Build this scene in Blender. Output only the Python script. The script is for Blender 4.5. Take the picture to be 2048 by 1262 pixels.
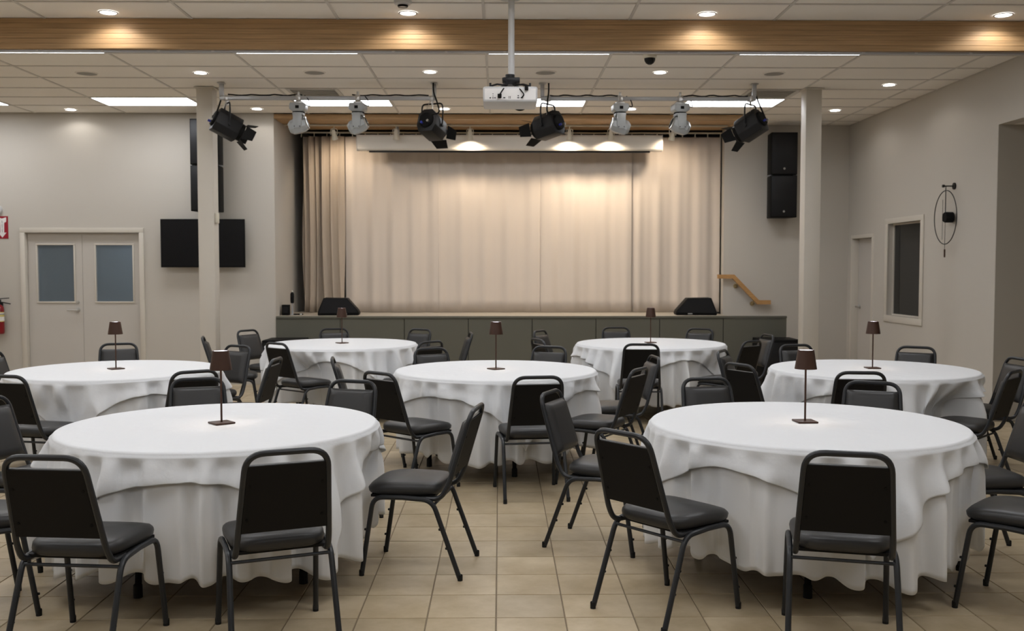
import bpy, bmesh, math, random
from mathutils import Vector, Matrix
R = math.radians
for o in list(bpy.data.objects): bpy.data.objects.remove(o, do_unlink=True)
S = bpy.context.scene
COL = S.collection
rnd = random.Random(7)

# ------------------------------------------------------------------ camera, world, exposure
cam = bpy.data.cameras.new('camera'); camo = bpy.data.objects.new('camera', cam); COL.objects.link(camo)
camo.location = (0, 0, 1.574); camo.rotation_euler = (R(90 - 2.7415), 0, R(-0.7035))
cam.sensor_width = 36; cam.lens = 36 * 1953.57 / 2048; cam.clip_end = 100
cam.dof.use_dof = True; cam.dof.focus_distance = 5.0; cam.dof.aperture_fstop = 4.5
S.camera = camo
w = bpy.data.worlds.new('world'); S.world = w; w.use_nodes = True
w.node_tree.nodes['Background'].inputs[0].default_value = (.5, .5, .5, 1); w.node_tree.nodes['Background'].inputs[1].default_value = .05
S.view_settings.view_transform = 'Standard'; S.view_settings.look = 'None'; S.view_settings.gamma = 1
S.view_settings.use_curve_mapping = False; S.view_settings.exposure = 1.0
PANEL = 5.75          # emission of the ceiling panels
PANELCOL = (.96, .98, 1.02)
DOWN_W = 4.5        # watts of a downlight
SPOT_W = 27.0        # watts of a stage track spot

# ------------------------------------------------------------------ materials
def mat(name, col, rough=.5, metal=0, spec=.5, emit=None, es=0, noise=None, bump=None, trans=0, ior=1.45, sheen=0):
    """noise=(scale, amount[, stretch xyz]) varies the colour; bump=(scale, strength, distance)"""
    m = bpy.data.materials.new(name); m.use_nodes = True
    nt = m.node_tree; N = nt.nodes; L = nt.links; b = N['Principled BSDF']
    b.inputs['Base Color'].default_value = (*col, 1); b.inputs['Roughness'].default_value = rough
    b.inputs['Metallic'].default_value = metal; b.inputs['Specular IOR Level'].default_value = spec
    b.inputs['IOR'].default_value = ior; b.inputs['Transmission Weight'].default_value = trans
    if sheen: b.inputs['Sheen Weight'].default_value = sheen
    if emit: b.inputs['Emission Color'].default_value = (*emit, 1); b.inputs['Emission Strength'].default_value = es
    if noise or bump:
        tc = N.new('ShaderNodeTexCoord'); mp = N.new('ShaderNodeMapping'); L.new(tc.outputs['Object'], mp.inputs[0])
        if noise and len(noise) > 2: mp.inputs['Scale'].default_value = noise[2]
    if noise:
        t = N.new('ShaderNodeTexNoise'); t.inputs['Scale'].default_value = noise[0]; t.inputs['Detail'].default_value = 6
        L.new(mp.outputs[0], t.inputs['Vector'])
        r = N.new('ShaderNodeValToRGB'); a = noise[1]
        r.color_ramp.elements[0].position = .3; r.color_ramp.elements[1].position = .72
        r.color_ramp.elements[0].color = (*[c * (1 - a) for c in col], 1); r.color_ramp.elements[1].color = (*[min(1, c * (1 + a)) for c in col], 1)
        L.new(t.outputs['Fac'], r.inputs[0]); L.new(r.outputs[0], b.inputs['Base Color'])
    if bump:
        t2 = N.new('ShaderNodeTexNoise'); t2.inputs['Scale'].default_value = bump[0]; t2.inputs['Detail'].default_value = 4
        L.new(tc.outputs['Object'], t2.inputs['Vector'])
        bp = N.new('ShaderNodeBump'); bp.inputs['Strength'].default_value = bump[1]; bp.inputs['Distance'].default_value = bump[2]
        L.new(t2.outputs['Fac'], bp.inputs['Height']); L.new(bp.outputs[0], b.inputs['Normal'])
    return m

def tile_mat():
    m = mat('floor_tile', (.30, .235, .165), .33, spec=.4)
    nt = m.node_tree; N = nt.nodes; L = nt.links; b = N['Principled BSDF']
    g = N.new('ShaderNodeNewGeometry')
    sc = N.new('ShaderNodeVectorMath'); sc.operation = 'MULTIPLY_ADD'
    sc.inputs[1].default_value = (1 / .3116, 1 / .3116, 0); sc.inputs[2].default_value = (.0186 / .3116 + 40, -4.963 / .3116 + 40, 0)
    L.new(g.outputs['Position'], sc.inputs[0])
    fl = N.new('ShaderNodeVectorMath'); fl.operation = 'FLOOR'; L.new(sc.outputs[0], fl.inputs[0])
    wn = N.new('ShaderNodeTexWhiteNoise'); L.new(fl.outputs[0], wn.inputs['Vector'])
    ad = N.new('ShaderNodeVectorMath'); ad.operation = 'MULTIPLY_ADD'; ad.inputs[1].default_value = (7, 7, 7)
    L.new(wn.outputs['Color'], ad.inputs[0]); L.new(g.outputs['Position'], ad.inputs[2])
    n1 = N.new('ShaderNodeTexNoise'); n1.inputs['Scale'].default_value = 4.5; n1.inputs['Detail'].default_value = 7; n1.inputs['Roughness'].default_value = .62
    L.new(ad.outputs[0], n1.inputs['Vector'])
    r = N.new('ShaderNodeValToRGB'); r.color_ramp.elements[0].position = .28; r.color_ramp.elements[1].position = .75
    r.color_ramp.elements[0].color = (.37, .285, .168, 1); r.color_ramp.elements[1].color = (.57, .47, .325, 1)
    L.new(n1.outputs['Fac'], r.inputs[0])
    mx = N.new('ShaderNodeMix'); mx.data_type = 'RGBA'; mx.blend_type = 'MULTIPLY'; mx.inputs[0].default_value = 1
    mr = N.new('ShaderNodeMapRange'); mr.inputs[3].default_value = .86; mr.inputs[4].default_value = 1.06; L.new(wn.outputs['Value'], mr.inputs[0])
    L.new(r.outputs[0], mx.inputs[6]); L.new(mr.outputs[0], mx.inputs[7]); L.new(mx.outputs[2], b.inputs['Base Color'])
    return m

M = dict(
    wall=mat('wall_paint', (.50, .468, .418), .75, spec=.2, bump=(220, .05, .002)),
    wall_shaded=mat('shaded_wall_paint', (.38, .35, .30), .75, spec=.2),  # same wall paint made darker, the alcove's dimness put into the colour
    trim=mat('trim_paint', (.57, .53, .465), .5, spec=.3),
    door=mat('door_paint', (.50, .47, .43), .5, spec=.3),
    ceil=mat('ceiling_tile', (.83, .79, .735), .9, spec=.1, bump=(400, .1, .001)),
    grid=mat('ceiling_grid', (.60, .57, .53), .6, spec=.2),
    wood=mat('beam_wood', (.40, .255, .13), .5, spec=.3, noise=(3.0, .22, (.6, 9, 22))),
    wood2=mat('rail_oak', (.45, .25, .10), .45, spec=.3, noise=(6, .15, (2, 9, 9))),
    tile=tile_mat(), grout=mat('grout', (.20, .155, .10), .8),
    vinyl=mat('vinyl', (.026, .0255, .0255), .40, spec=.45, bump=(500, .15, .0006)),
    backpanel=mat('back_board', (.008, .0075, .0073), .6, spec=.18),
    frame=mat('chair_frame', (.017, .0185, .021), .36, spec=.42),
    rubber=mat('rubber', (.010, .010, .010), .6, spec=.3),
    cloth=mat('white_cloth', (.70, .715, .735), .85, spec=.15, sheen=.15, bump=(14, .35, .012)),
    cloth2=mat('under_cloth', (.68, .685, .69), .85, spec=.15, sheen=.15, bump=(900, .08, .0006)),
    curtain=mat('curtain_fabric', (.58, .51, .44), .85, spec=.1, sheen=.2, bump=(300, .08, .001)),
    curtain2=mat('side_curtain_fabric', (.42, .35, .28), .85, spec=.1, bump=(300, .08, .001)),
    stage=mat('stage_laminate', (.115, .112, .09), .5, spec=.3),
    stagetop=mat('stage_deck', (.34, .30, .24), .55),
    black=mat('black_plastic', (.006, .006, .006), .55, spec=.12),
    blackg=mat('black_glass', (.004, .004, .005), .25, spec=.3),
    blackm=mat('black_metal', (.009, .009, .010), .45, spec=.3),
    white=mat('white_plastic', (.52, .52, .52), .4),
    whitem=mat('white_metal', (.36, .38, .39), .4, metal=.1),
    grey=mat('grey_metal', (.42, .43, .45), .4, metal=.5),
    silver=mat('brushed_steel', (.55, .55, .54), .3, metal=.9),
    brass=mat('brass', (.45, .36, .2), .35, metal=.8),
    screen=mat('screen_case', (.66, .62, .55), .5),
    lamp=mat('lamp_bronze', (.050, .022, .013), .42, metal=.25, spec=.5),
    blue=mat('blue_knob', (.02, .03, .25), .4),
    red=mat('extinguisher_red', (.20, .006, .010), .3), signred=mat('sign_red', (.27, .006, .018), .5),
    signwhite=mat('sign_white', (.72, .70, .68), .6), ink=mat('ink', (.02, .02, .02), .7),
    yellow=mat('label_yellow', (.62, .52, .16), .6),
    cream=mat('cream_plastic', (.60, .56, .46), .45),
    glass=mat('dark_window_glass', (.013, .014, .014), .08, spec=.5),
    frost=mat('frosted_glass', (.62, .72, .80), .22, spec=.5, trans=.9),
    vest=mat('vestibule_paint', (.30, .33, .36), .8),
    dark=mat('dark_interior', (.03, .03, .03), .9),
    panel=mat('led_panel', (.9, .9, .9), .5, emit=PANELCOL, es=PANEL),
    led=mat('led_disc', (.9, .9, .9), .5, emit=(1, .97, .94), es=9),
    lampled=mat('lamp_led', (.9, .9, .9), .5, emit=(.86, .88, 1), es=2.4),
    lampwarm=mat('lamp_led_under', (.9, .9, .9), .5, emit=(1, .72, .5), es=8),
    grille=mat('speaker_grille', (.30, .285, .26), .7),
    ventm=mat('vent_metal', (.52, .50, .46), .5),
)

# ------------------------------------------------------------------ mesh builder
class MB:
    def __init__(s): s.bm = bmesh.new()
    def box(s, x0, x1, y0, y1, z0, z1, bev=0, mx=None, seg=2):
        b = bmesh.new(); bmesh.ops.create_cube(b, size=1)
        for v in b.verts: v.co = Vector(((x0 + x1) / 2 + v.co.x * (x1 - x0), (y0 + y1) / 2 + v.co.y * (y1 - y0), (z0 + z1) / 2 + v.co.z * (z1 - z0)))
        if bev: bmesh.ops.bevel(b, geom=list(b.edges), offset=bev, segments=seg, affect='EDGES', profile=.5)
        return s.add(b, mx)
    def add(s, b, mx=None):
        if mx is not None: bmesh.ops.transform(b, matrix=mx, verts=b.verts)
        vm = {v: s.bm.verts.new(v.co) for v in b.verts}
        for f in b.faces:
            try: s.bm.faces.new([vm[v] for v in f.verts])
            except ValueError: pass
        b.free(); return s
    def raw(s, vs, fs, mx=None):
        vv = [s.bm.verts.new((mx @ Vector(v)) if mx is not None else v) for v in vs]
        for f in fs: s.bm.faces.new([vv[i] for i in f])
        return s
    def tube(s, pts, r, n=10, closed=False, cap=True, mx=None):
        pts = [Vector(p) for p in pts]; rs = r if isinstance(r, (list, tuple)) else [r] * len(pts)
        rings = []; k = len(pts); up = None
        for i, p in enumerate(pts):
            a = pts[(i - 1) % k] if (closed or i > 0) else p; c = pts[(i + 1) % k] if (closed or i < k - 1) else p
            t = (c - a).normalized()
            if up is None:
                up = Vector((0, 0, 1)) if abs(t.z) < .9 else Vector((1, 0, 0))
            up = (up - t * up.dot(t)).normalized(); sd = t.cross(up)
            rings.append([s.bm.verts.new((mx @ q) if mx is not None else q) for q in
                          [p + (up * math.cos(2 * math.pi * j / n) + sd * math.sin(2 * math.pi * j / n)) * rs[i] for j in range(n)]])
        for i in range(k if closed else k - 1):
            A, B = rings[i], rings[(i + 1) % k]
            for j in range(n): s.bm.faces.new([A[j], A[(j + 1) % n], B[(j + 1) % n], B[j]])
        if cap and not closed:
            s.bm.faces.new(rings[0][::-1]); s.bm.faces.new(rings[-1])
        return s
    def lathe(s, prof, n=24, mx=None, a0=0):
        rings = []
        for r, z in prof:
            if r < 1e-6: rings.append([s.bm.verts.new((mx @ Vector((0, 0, z))) if mx is not None else (0, 0, z))])
            else: rings.append([s.bm.verts.new((mx @ Vector((r * math.cos(a0 + 2 * math.pi * j / n), r * math.sin(a0 + 2 * math.pi * j / n), z))) if mx is not None
                                               else (r * math.cos(a0 + 2 * math.pi * j / n), r * math.sin(a0 + 2 * math.pi * j / n), z)) for j in range(n)])
        for A, B in zip(rings, rings[1:]):
            for j in range(n):
                a, b = A[j % len(A)], A[(j + 1) % len(A)]; c, d = B[(j + 1) % len(B)], B[j % len(B)]
                f = [a]
                for v in (b, c, d):
                    if v not in f: f.append(v)
                if len(f) > 2: s.bm.faces.new(f)
        return s
    def prism(s, poly, y0, y1, mx=None, bev=0):
        """poly in XZ extruded along Y"""
        b = bmesh.new(); n = len(poly)
        A = [b.verts.new((x, y0, z)) for x, z in poly]; B = [b.verts.new((x, y1, z)) for x, z in poly]
        b.faces.new(A); b.faces.new(B[::-1])
        for i in range(n): b.faces.new([A[i], B[i], B[(i + 1) % n], A[(i + 1) % n]])
        bmesh.ops.recalc_face_normals(b, faces=b.faces)
        if bev: bmesh.ops.bevel(b, geom=list(b.edges), offset=bev, segments=2, affect='EDGES', profile=.5)
        return s.add(b, mx)
    def mesh(s, name, m, ang=35):
        bmesh.ops.recalc_face_normals(s.bm, faces=s.bm.faces)
        me = bpy.data.meshes.new(name); s.bm.to_mesh(me); s.bm.free()
        me.materials.append(M[m] if isinstance(m, str) else m)
        me.shade_smooth(); me.set_sharp_from_angle(angle=R(ang))
        return me
    def build(s, name, m, parent=None, ang=35, **kw):
        return link(name, s.mesh(name, m, ang), parent, **kw)

def link(name, me, parent=None, loc=None, rot=None, label=None, cat=None, group=None, kind=None):
    o = bpy.data.objects.new(name, me); COL.objects.link(o)
    if parent is not None: o.parent = parent
    if loc is not None: o.location = loc
    if rot is not None: o.rotation_euler = rot
    if label: o['label'] = label
    if cat: o['category'] = cat
    if group: o['group'] = group
    if kind: o['kind'] = kind
    return o
def thing(name, label, cat, loc=(0, 0, 0), rz=0, group=None):
    o = link(name, None, None, loc, (0, 0, rz), label, cat, group); o.empty_display_size = .1; return o
def struct(name, mb, m, parent=None, **kw): return mb.build(name, m, parent, kind=None if parent else 'structure', **kw)
def dup(root, loc, rz, label, group=None):
    def cp(o, par):
        c = o.copy(); COL.objects.link(c); c.parent = par
        for ch in list(o.children): cp(ch, c)
        return c
    r = cp(root, None); r.location = loc; r.rotation_euler = (0, 0, rz); r['label'] = label
    if group: r['group'] = group
    return r
def arc(c, r, a0, a1, n, ax=0, ay=2):
    out = []
    for i in range(n + 1):
        a = R(a0 + (a1 - a0) * i / n); v = list(c); v[ax] += r * math.cos(a); v[ay] += r * math.sin(a); out.append(tuple(v))
    return out
def fillet(pts, r, n=5):
    """round the inner corners of a polyline"""
    P = [Vector(p) for p in pts]; out = [P[0]]
    for i in range(1, len(P) - 1):
        rr = r[i - 1] if isinstance(r, (list, tuple)) else r
        a = (P[i - 1] - P[i]).normalized(); c = (P[i + 1] - P[i]).normalized()
        d = min(rr, (P[i - 1] - P[i]).length * .48, (P[i + 1] - P[i]).length * .48)
        A = P[i] + a * d; B = P[i] + c * d
        for k in range(n + 1):
            t = k / n; out.append(A * (1 - t) ** 2 + P[i] * 2 * t * (1 - t) + B * t * t)
    return out + [P[-1]]

# ------------------------------------------------------------------ the room
CEIL = 3.658; TX = 1.2192; TY = .6096; GX = -3.790; GY = 10.220
XL, XR, YB, YL, YR = GX - 4 * TX, 5.101, -4.0, 13.280, 14.286
XS = -3.042                       # edge of the stage recess in the left wall

def wall_holes(mb, fixed, axis, u0, u1, z0, z1, holes, th):
    """axis 'x': wall in the XZ plane at y=fixed..fixed+th; axis 'y': wall in the YZ plane at x=fixed..fixed+th"""
    us = sorted({u0, u1, *[h[0] for h in holes], *[h[1] for h in holes]}); zs = sorted({z0, z1, *[h[2] for h in holes], *[h[3] for h in holes]})
    for a, b in zip(us, us[1:]):
        for c, d in zip(zs, zs[1:]):
            if any(h[0] <= a and b <= h[1] and h[2] <= c and d <= h[3] for h in holes): continue
            if axis == 'x': mb.box(a, b, min(fixed, fixed + th), max(fixed, fixed + th), c, d)
            else: mb.box(min(fixed, fixed + th), max(fixed, fixed + th), a, b, c, d)
    return mb
TOP = CEIL + .06
DL0, DL1, DLT = -6.40, -4.87, 2.06            # double door
wm = MB(); wall_holes(wm, YL, 'x', XL, XS, 0, TOP, [(DL0 - .03, DL1 + .03, 0, DLT + .03)], .18)
struct('wall_back_left', wm, 'wall')
struct('wall_stage_return', MB().box(XS - .18, XS, YL + .18, 16.0, 0, TOP), 'wall')
struct('wall_back_right', MB().box(3.27, XR + .15, YR, YR + .15, 0, TOP), 'wall')
struct('wall_stage_back', MB().box(XS - .18, 4.0, 15.85, 16.0, 0, TOP), 'wall')
WN = (11.80, 12.80, .965, 2.160); DR = (13.345, 14.085, 0, 2.005); OP = (5.6, 10.014, 0, 3.047)
wm = MB(); wall_holes(wm, XR, 'y', YB, YR, 0, TOP, [(WN[0] - .004, WN[1] + .004, WN[2] - .004, WN[3] + .004), (DR[0] - .03, DR[1] + .03, 0, DR[3] + .03), OP], .15)
struct('wall_right', wm, 'wall')
struct('wall_left', MB().box(XL - .15, XL, YB, YL + .18, 0, TOP), 'wall')
struct('wall_rear', MB().box(XL - .15, XR + .15, YB - .15, YB, 0, TOP), 'wall')
# alcove beyond the opening in the right wall
struct('wall_alcove_end', MB().box(XR + .002, 8.2, OP[1] - .004, OP[1] + .15, 0, 3.2), 'wall_shaded')
struct('wall_alcove_side', MB().box(8.05, 8.2, OP[0], OP[1], 0, 3.2), 'wall_shaded')
struct('wall_alcove_near', MB().box(XR + .15, 8.2, OP[0] - .15, OP[0], 0, 3.2), 'wall_shaded')
struct('ceiling_alcove', MB().box(XR + .15, 8.2, OP[0] - .15, OP[1] + .15, 3.047, 3.2), 'ceil')
# slab above the stage and its proscenium lintel
struct('ceiling_stage', MB().box(XS - .1, 4.0, YR + .05, 16.0, 3.70, 3.80), 'dark')

# --- floor
FP, FX, FY = .3116, -.0186, 4.963
floor = struct('floor', MB().box(XL - .2, 8.3, YB - .2, 16.1, -.12, -.0035), 'grout')
def tile_geo(h): return ([(-h, -h, -.004), (h, -h, -.004), (h, h, -.004), (-h, h, -.004), (-h + .0015, -h + .0015, 0), (h - .0015, -h + .0015, 0), (h - .0015, h - .0015, 0), (-h + .0015, h - .0015, 0)],
                         [(4, 5, 6, 7), (0, 1, 5, 4), (1, 2, 6, 5), (2, 3, 7, 6), (3, 0, 4, 7)])
TH = FP / 2 - .0028
tile_me = MB().raw(*tile_geo(TH)).mesh('tile', 'tile')
near, rest = [], MB()
for j in range(-30, 36):
    for i in range(-29, 27):
        cx, cy = FX + (i + .5) * FP, FY + (j + .5) * FP
        if cy < YB + .1 or cy > 15.9 or cx < XL + .1 or cx > 8.1: continue
        if cx > XR and not (OP[0] < cy < OP[1]): continue
        if cx < XS and cy > YL: continue
        if cy > 14.2: continue
        px = cx / cy if cy > 1 else 9
        if cy > 4.0 and -.535 < px < .535: near.append((cx, cy))
        else: rest.raw([(v[0] + cx, v[1] + cy, v[2]) for v in tile_geo(TH)[0]], tile_geo(TH)[1])
near.sort(key=lambda c: c[1])
for cx, cy in near[:300]: link('tile', tile_me, floor, (cx, cy, 0))
for cx, cy in near[300:]: rest.raw([(v[0] + cx, v[1] + cy, v[2]) for v in tile_geo(TH)[0]], tile_geo(TH)[1])
rest.build('tile_field', 'tile', floor, kind='stuff')

# --- suspended ceiling: slab, grid bars, tiles
ceiling = struct('ceiling', MB().box(XL - .15, XR + .15, YB - .15, YR + .15, CEIL + .03, TOP + .1), 'ceil')
PCOLS = [-3, -1, 1, 3, 5]; PROWS = [-17, -12, -7, -2, 3]
ctile_me = MB().box(-TX / 2 + .011, TX / 2 - .011, -TY / 2 + .011, TY / 2 - .011, CEIL + .003, CEIL + .022).mesh('ceiling_tile', 'ceil')
front = MB()
def in_room(x0, x1, y0, y1):
    if y0 >= YL - .02 and x0 < 3.29: 
        if x1 <= 3.35: return None
        x0 = 3.29
    return max(x0, XL), min(x1, XR), max(y0, YB), min(y1, YR)
for j in range(-24, 7):
    for i in range(-4, 8):
        if i in PCOLS and j in PROWS: continue
        c = in_room(GX + i * TX, GX + (i + 1) * TX, GY + j * TY, GY + (j + 1) * TY)
        if c is None or c[1] - c[0] < .05 or c[3] - c[2] < .05: continue
        if j < -8: front.box(c[0] + .011, c[1] - .011, c[2] + .011, c[3] - .011, CEIL + .003, CEIL + .022); continue
        full = abs(c[1] - c[0] - TX) < .001 and abs(c[3] - c[2] - TY) < .001
        if full: link('ceiling_tile', ctile_me, ceiling, ((c[0] + c[1]) / 2, (c[2] + c[3]) / 2, 0))
        else: MB().box(c[0] + .011, c[1] - .008, c[2] + .011, c[3] - .008, CEIL + .003, CEIL + .022).build('ceiling_tile', 'ceil', ceiling)
front.build('ceiling_tile_field', 'ceil', ceiling, kind='stuff')
for i in range(-3, 8):
    x = GX + i * TX; MB().box(x - .012, x + .012, YB, YL if x < 3.29 else YR, CEIL - .004, CEIL + .012).build('grid_bar', 'grid', ceiling)
for j in range(-23, 7):
    y = GY + j * TY; MB().box(XL if y < YL - .02 else 3.29, XR, y - .012, y + .012, CEIL - .0045, CEIL + .011).build('grid_bar', 'grid', ceiling)

# ------------------------------------------------------------------ ceiling fittings
def panel_light(i, j, label):
    x0, x1, y0, y1 = GX + i * TX + .012, GX + (i + 1) * TX - .012, GY + j * TY + .012, GY + (j + 1) * TY - .012
    t = thing('ceiling_panel_light', label, 'ceiling light', ((x0 + x1) / 2, (y0 + y1) / 2, CEIL), 0, 'flat panel lights in the ceiling')
    hx, hy = (x1 - x0) / 2, (y1 - y0) / 2
    f = MB(); f.box(-hx, hx, -hy, -hy + .014, -.006, .02); f.box(-hx, hx, hy - .014, hy, -.006, .02)
    f.box(-hx, -hx + .014, -hy + .014, hy - .014, -.006, .02); f.box(hx - .014, hx, -hy + .014, hy - .014, -.006, .02)
    f.build('panel_frame', 'white', t)
    MB().box(-hx + .014, hx - .014, -hy + .014, hy - .014, -.002, .015).build('diffuser', 'panel', t)
cn = {-3: 'far left', -1: 'left', 1: 'centre left', 3: 'centre right', 5: 'right'}
rn = {3: 'in the row nearest the stage', -2: 'just behind the wooden beam', -7: 'in the row before the wooden beam', -12: 'in the row above the camera', -17: 'in the row behind the camera', -22: 'in the rearmost row by the back wall'}
for j in PROWS:
    for i in PCOLS: panel_light(i, j, f'{cn[i]} flat white panel light {rn[j]}')

downs = [(-5.63, 8.12, 'leftmost round downlight in front of the beam'), (-3.188, 8.10, 'round downlight in front of the beam above the left side'), (-.749, 8.09, 'round downlight in front of the beam left of projector'),
         (1.697, 8.09, 'round downlight in front of the beam right of projector'), (4.14, 8.09, 'rightmost round downlight in front of the beam'),
         (-3.191, 10.56, 'round downlight near the left column top'), (-.741, 10.48, 'round downlight above the left lighting bar'), (1.703, 10.48, 'round downlight above the right lighting bar'), (4.419, 11.15, 'round downlight beside the right wall, nearer one'),
         (-5.63, 13.0, 'round downlight above the double doors'), (-3.172, 12.91, 'round downlight by the left corner of the stage'), (-.723, 12.88, 'round downlight over the stage fascia, left of middle'),
         (1.713, 12.86, 'round downlight over the stage fascia, right of middle'), (4.419, 12.94, 'round downlight in the far right corner')]
dl_ring = MB().lathe([(.078, 0), (.078, -.004), (.066, -.006), (.062, -.002), (.062, .003)], 28).mesh('trim_ring', 'white')
dl_disc = MB().lathe([(0, -.001), (.063, -.001), (.063, .003), (0, .003)], 28).mesh('lens', 'led')
for x, y, lab in downs:
    t = thing('downlight', lab, 'downlight', (x, y, CEIL), 0, 'round recessed downlights')
    link('trim_ring', dl_ring, t); link('lens', dl_disc, t)
    l = bpy.data.lights.new('downlight_beam', 'SPOT'); l.energy = DOWN_W * (1.3 if y < 9 else .7); l.color = (1, .96, .91); l.spot_size = R(154); l.spot_blend = .35; l.shadow_soft_size = .05
    lo = link('downlight_beam', l, t, (0, 0, -.012))
grl = MB().lathe([(0, -.004), (.10, -.004), (.105, -.002), (.105, .003), (0, .003)], 32).mesh('grille', 'grille')
grr = MB().lathe([(.105, .003), (.105, -.007), (.115, -.005), (.118, .003)], 32).mesh('rim', 'ceil')
for x, y, lab in [(-4.411, 10.6, 'leftmost round ceiling speaker grille'), (-1.971, 10.52, 'round ceiling speaker grille left of the projector'), (.485, 10.49, 'round ceiling speaker grille right of the projector'), (2.93, 10.52, 'rightmost round ceiling speaker grille')]:
    t = thing('ceiling_speaker', lab, 'speaker', (x, y, CEIL), 0, 'flush ceiling speakers'); link('grille', grl, t); link('rim', grr, t)
for x, lab in [(-2.18, 'square air vent in the ceiling over the left lighting bar'), (3.2, 'square air vent in the ceiling near the right column')]:
    t = thing('air_vent', lab, 'vent', (x, 11.72, CEIL), 0, 'ceiling air vents')
    f = MB()
    for s in (-1, 1): f.box(-.3, .3, s * .28 - .02, s * .28 + .02, -.012, .004); f.box(s * .28 - .02, s * .28 + .02, -.26, .26, -.012, .004)
    f.build('frame', 'ventm', t)
    for k in range(6):
        MB().box(-.26, .26, -.012, .012, -.002, .002, mx=Matrix.Translation((0, -.21 + k * .084, -.004)) @ Matrix.Rotation(R(38), 4, 'X')).build('slat', 'ventm', t)
    MB().box(-.26, .26, -.26, .26, .004, .008).build('duct', 'grille', t)
t = thing('smoke_detector', 'round smoke detector on the ceiling ahead of the beam', 'detector', (-.756, 7.73, CEIL))
MB().lathe([(0, -.045), (.035, -.045), (.04, -.03), (.065, -.025), (.07, 0), (0, 0)], 24).build('housing', 'white', t)
MB().lathe([(.037, -.047), (.041, -.040), (.041, -.034), (.030, -.048)], 24).build('sensor_slot', 'black', t)
t = thing('dome_camera', 'small black dome security camera on the ceiling behind the beam', 'camera', (1.459, 9.6, CEIL))
MB().lathe([(0, 0), (.068, 0), (.068, -.03), (.055, -.04), (0, -.04)], 24).build('housing', 'cream', t)
MB().lathe([(.055, -.038), (.052, -.062), (.038, -.085), (.018, -.098), (0, -.101)], 24).build('dome', 'blackg', t)

# --- laminated beam across the room and the curtain track behind it
beam = thing('laminated_beam', 'laminated timber beam running across the whole ceiling', 'beam', (0, 8.286, 3.41))
n = 6; hz = (CEIL - 3.41) / n
for k in range(n): MB().box(XL, XR, .0, .115, k * hz + .0006, (k + 1) * hz - .0006, .0012, seg=1).build('lamella', 'wood', beam)
t = thing('curtain_track', 'slim grey metal track under the rear edge of the beam', 'track', (0, 8.36, 3.41))
MB().box(XL, XR, -.022, .02, -.0155, 0).build('rail', 'grey', t)
gl = MB().box(-.012, .012, -.03, -.021, -.014, -.002, .002).mesh('glider', 'white')
for k in range(22): link('glider', gl, t, (-5.3 + k * .49 + rnd.uniform(-.06, .06), 0, 0))

# --- columns
for x, lab in [(-3.386, 'left slim square cream column in front of the television'), (3.627, 'right slim square cream column beside the stage end')]:
    t = thing('column', lab, 'column', (x, 11.43, 0), 0, 'two slim columns')
    MB().box(-.093, .093, -.093, .093, 0, CEIL - .005, .008).build('shaft', 'trim', t)
    MB().box(-.115, .115, -.115, .115, CEIL - .016, CEIL - .0045, .003).build('collar', 'trim', t)
    if x < 0: MB().box(.0935, .125, -.07, .01, 2.10, 2.22, .008).build('sensor_box', 'cream', t)

# --- double door in the left back wall
dd = link('door_1', None, None, (0, 0, 0)); dd['kind'] = 'structure'
f = MB(); f.box(DL0 - .065, DL0, YL - .018, YL + .12, 0, DLT, .003); f.box(DL1, DL1 + .065, YL - .018, YL + .12, 0, DLT, .003); f.box(DL0 - .065, DL1 + .065, YL - .018, YL + .12, DLT, DLT + .065, .003)
f.build('door_frame', 'trim', dd)
for k, (a, b, p0, p1) in enumerate([(DL0 + .003, -5.6655, -6.265, -5.780), (-5.6615, DL1 - .003, -5.478, -4.985)]):
    mb = MB(); wall_holes(mb, YL + .06, 'x', a, b, .008, DLT - .004, [(p0, p1, 1.13, 1.893)], .045)
    lf = mb.build('door_leaf', 'door', dd)
    s = MB(); e = .022
    s.box(p0 - e, p1 + e, YL + .048, YL + .062, 1.13 - e, 1.13, .004); s.box(p0 - e, p1 + e, YL + .048, YL + .062, 1.893, 1.893 + e, .004)
    s.box(p0 - e, p0, YL + .048, YL + .062, 1.13, 1.893, .004); s.box(p1, p1 + e, YL + .048, YL + .062, 1.13, 1.893, .004)
    s.build('glazing_bead', 'trim', lf)
    MB().box(p0, p1, YL + .075, YL + .083, 1.13, 1.893).build('pane', 'frost', lf)
    if k == 0:
        h = MB(); h.lathe([(0, .02), (.028, .018), (.03, 0)], 20, Matrix.Translation((-5.735, YL + .06, 1.015)) @ Matrix.Rotation(R(90), 4, 'X'))
        h.tube(fillet([(-5.735, YL + .05, 1.015), (-5.735, YL + .005, 1.015), (-5.86, YL + .005, 1.015)], .012, 4), .009, 8)
        h.build('door_handle', 'silver', lf)
        MB().lathe([(0, .014), (.020, .012), (.022, 0)], 20, Matrix.Translation((-5.735, YL + .06, 1.12)) @ Matrix.Rotation(R(90), 4, 'X')).build('deadbolt', 'silver', lf)
vb = MB(); vb.box(-6.9, -4.4, YL + 1.5, YL + 1.6, 0, 2.7); vb.box(-7.0, -6.9, YL + .19, YL + 1.6, 0, 2.7); vb.box(-4.4, -4.3, YL + .19, YL + 1.6, 0, 2.7); vb.box(-7.0, -4.3, YL + .19, YL + 1.6, 2.7, 2.8)
struct('wall_vestibule', vb, 'vest')
l = bpy.data.lights.new('vestibule_lamp', 'AREA'); l.energy = 4.2; l.color = (.80, .90, 1); l.size = .5
link('vestibule_lamp', l, None, (-4.9, YL + .8, 2.65))

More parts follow.
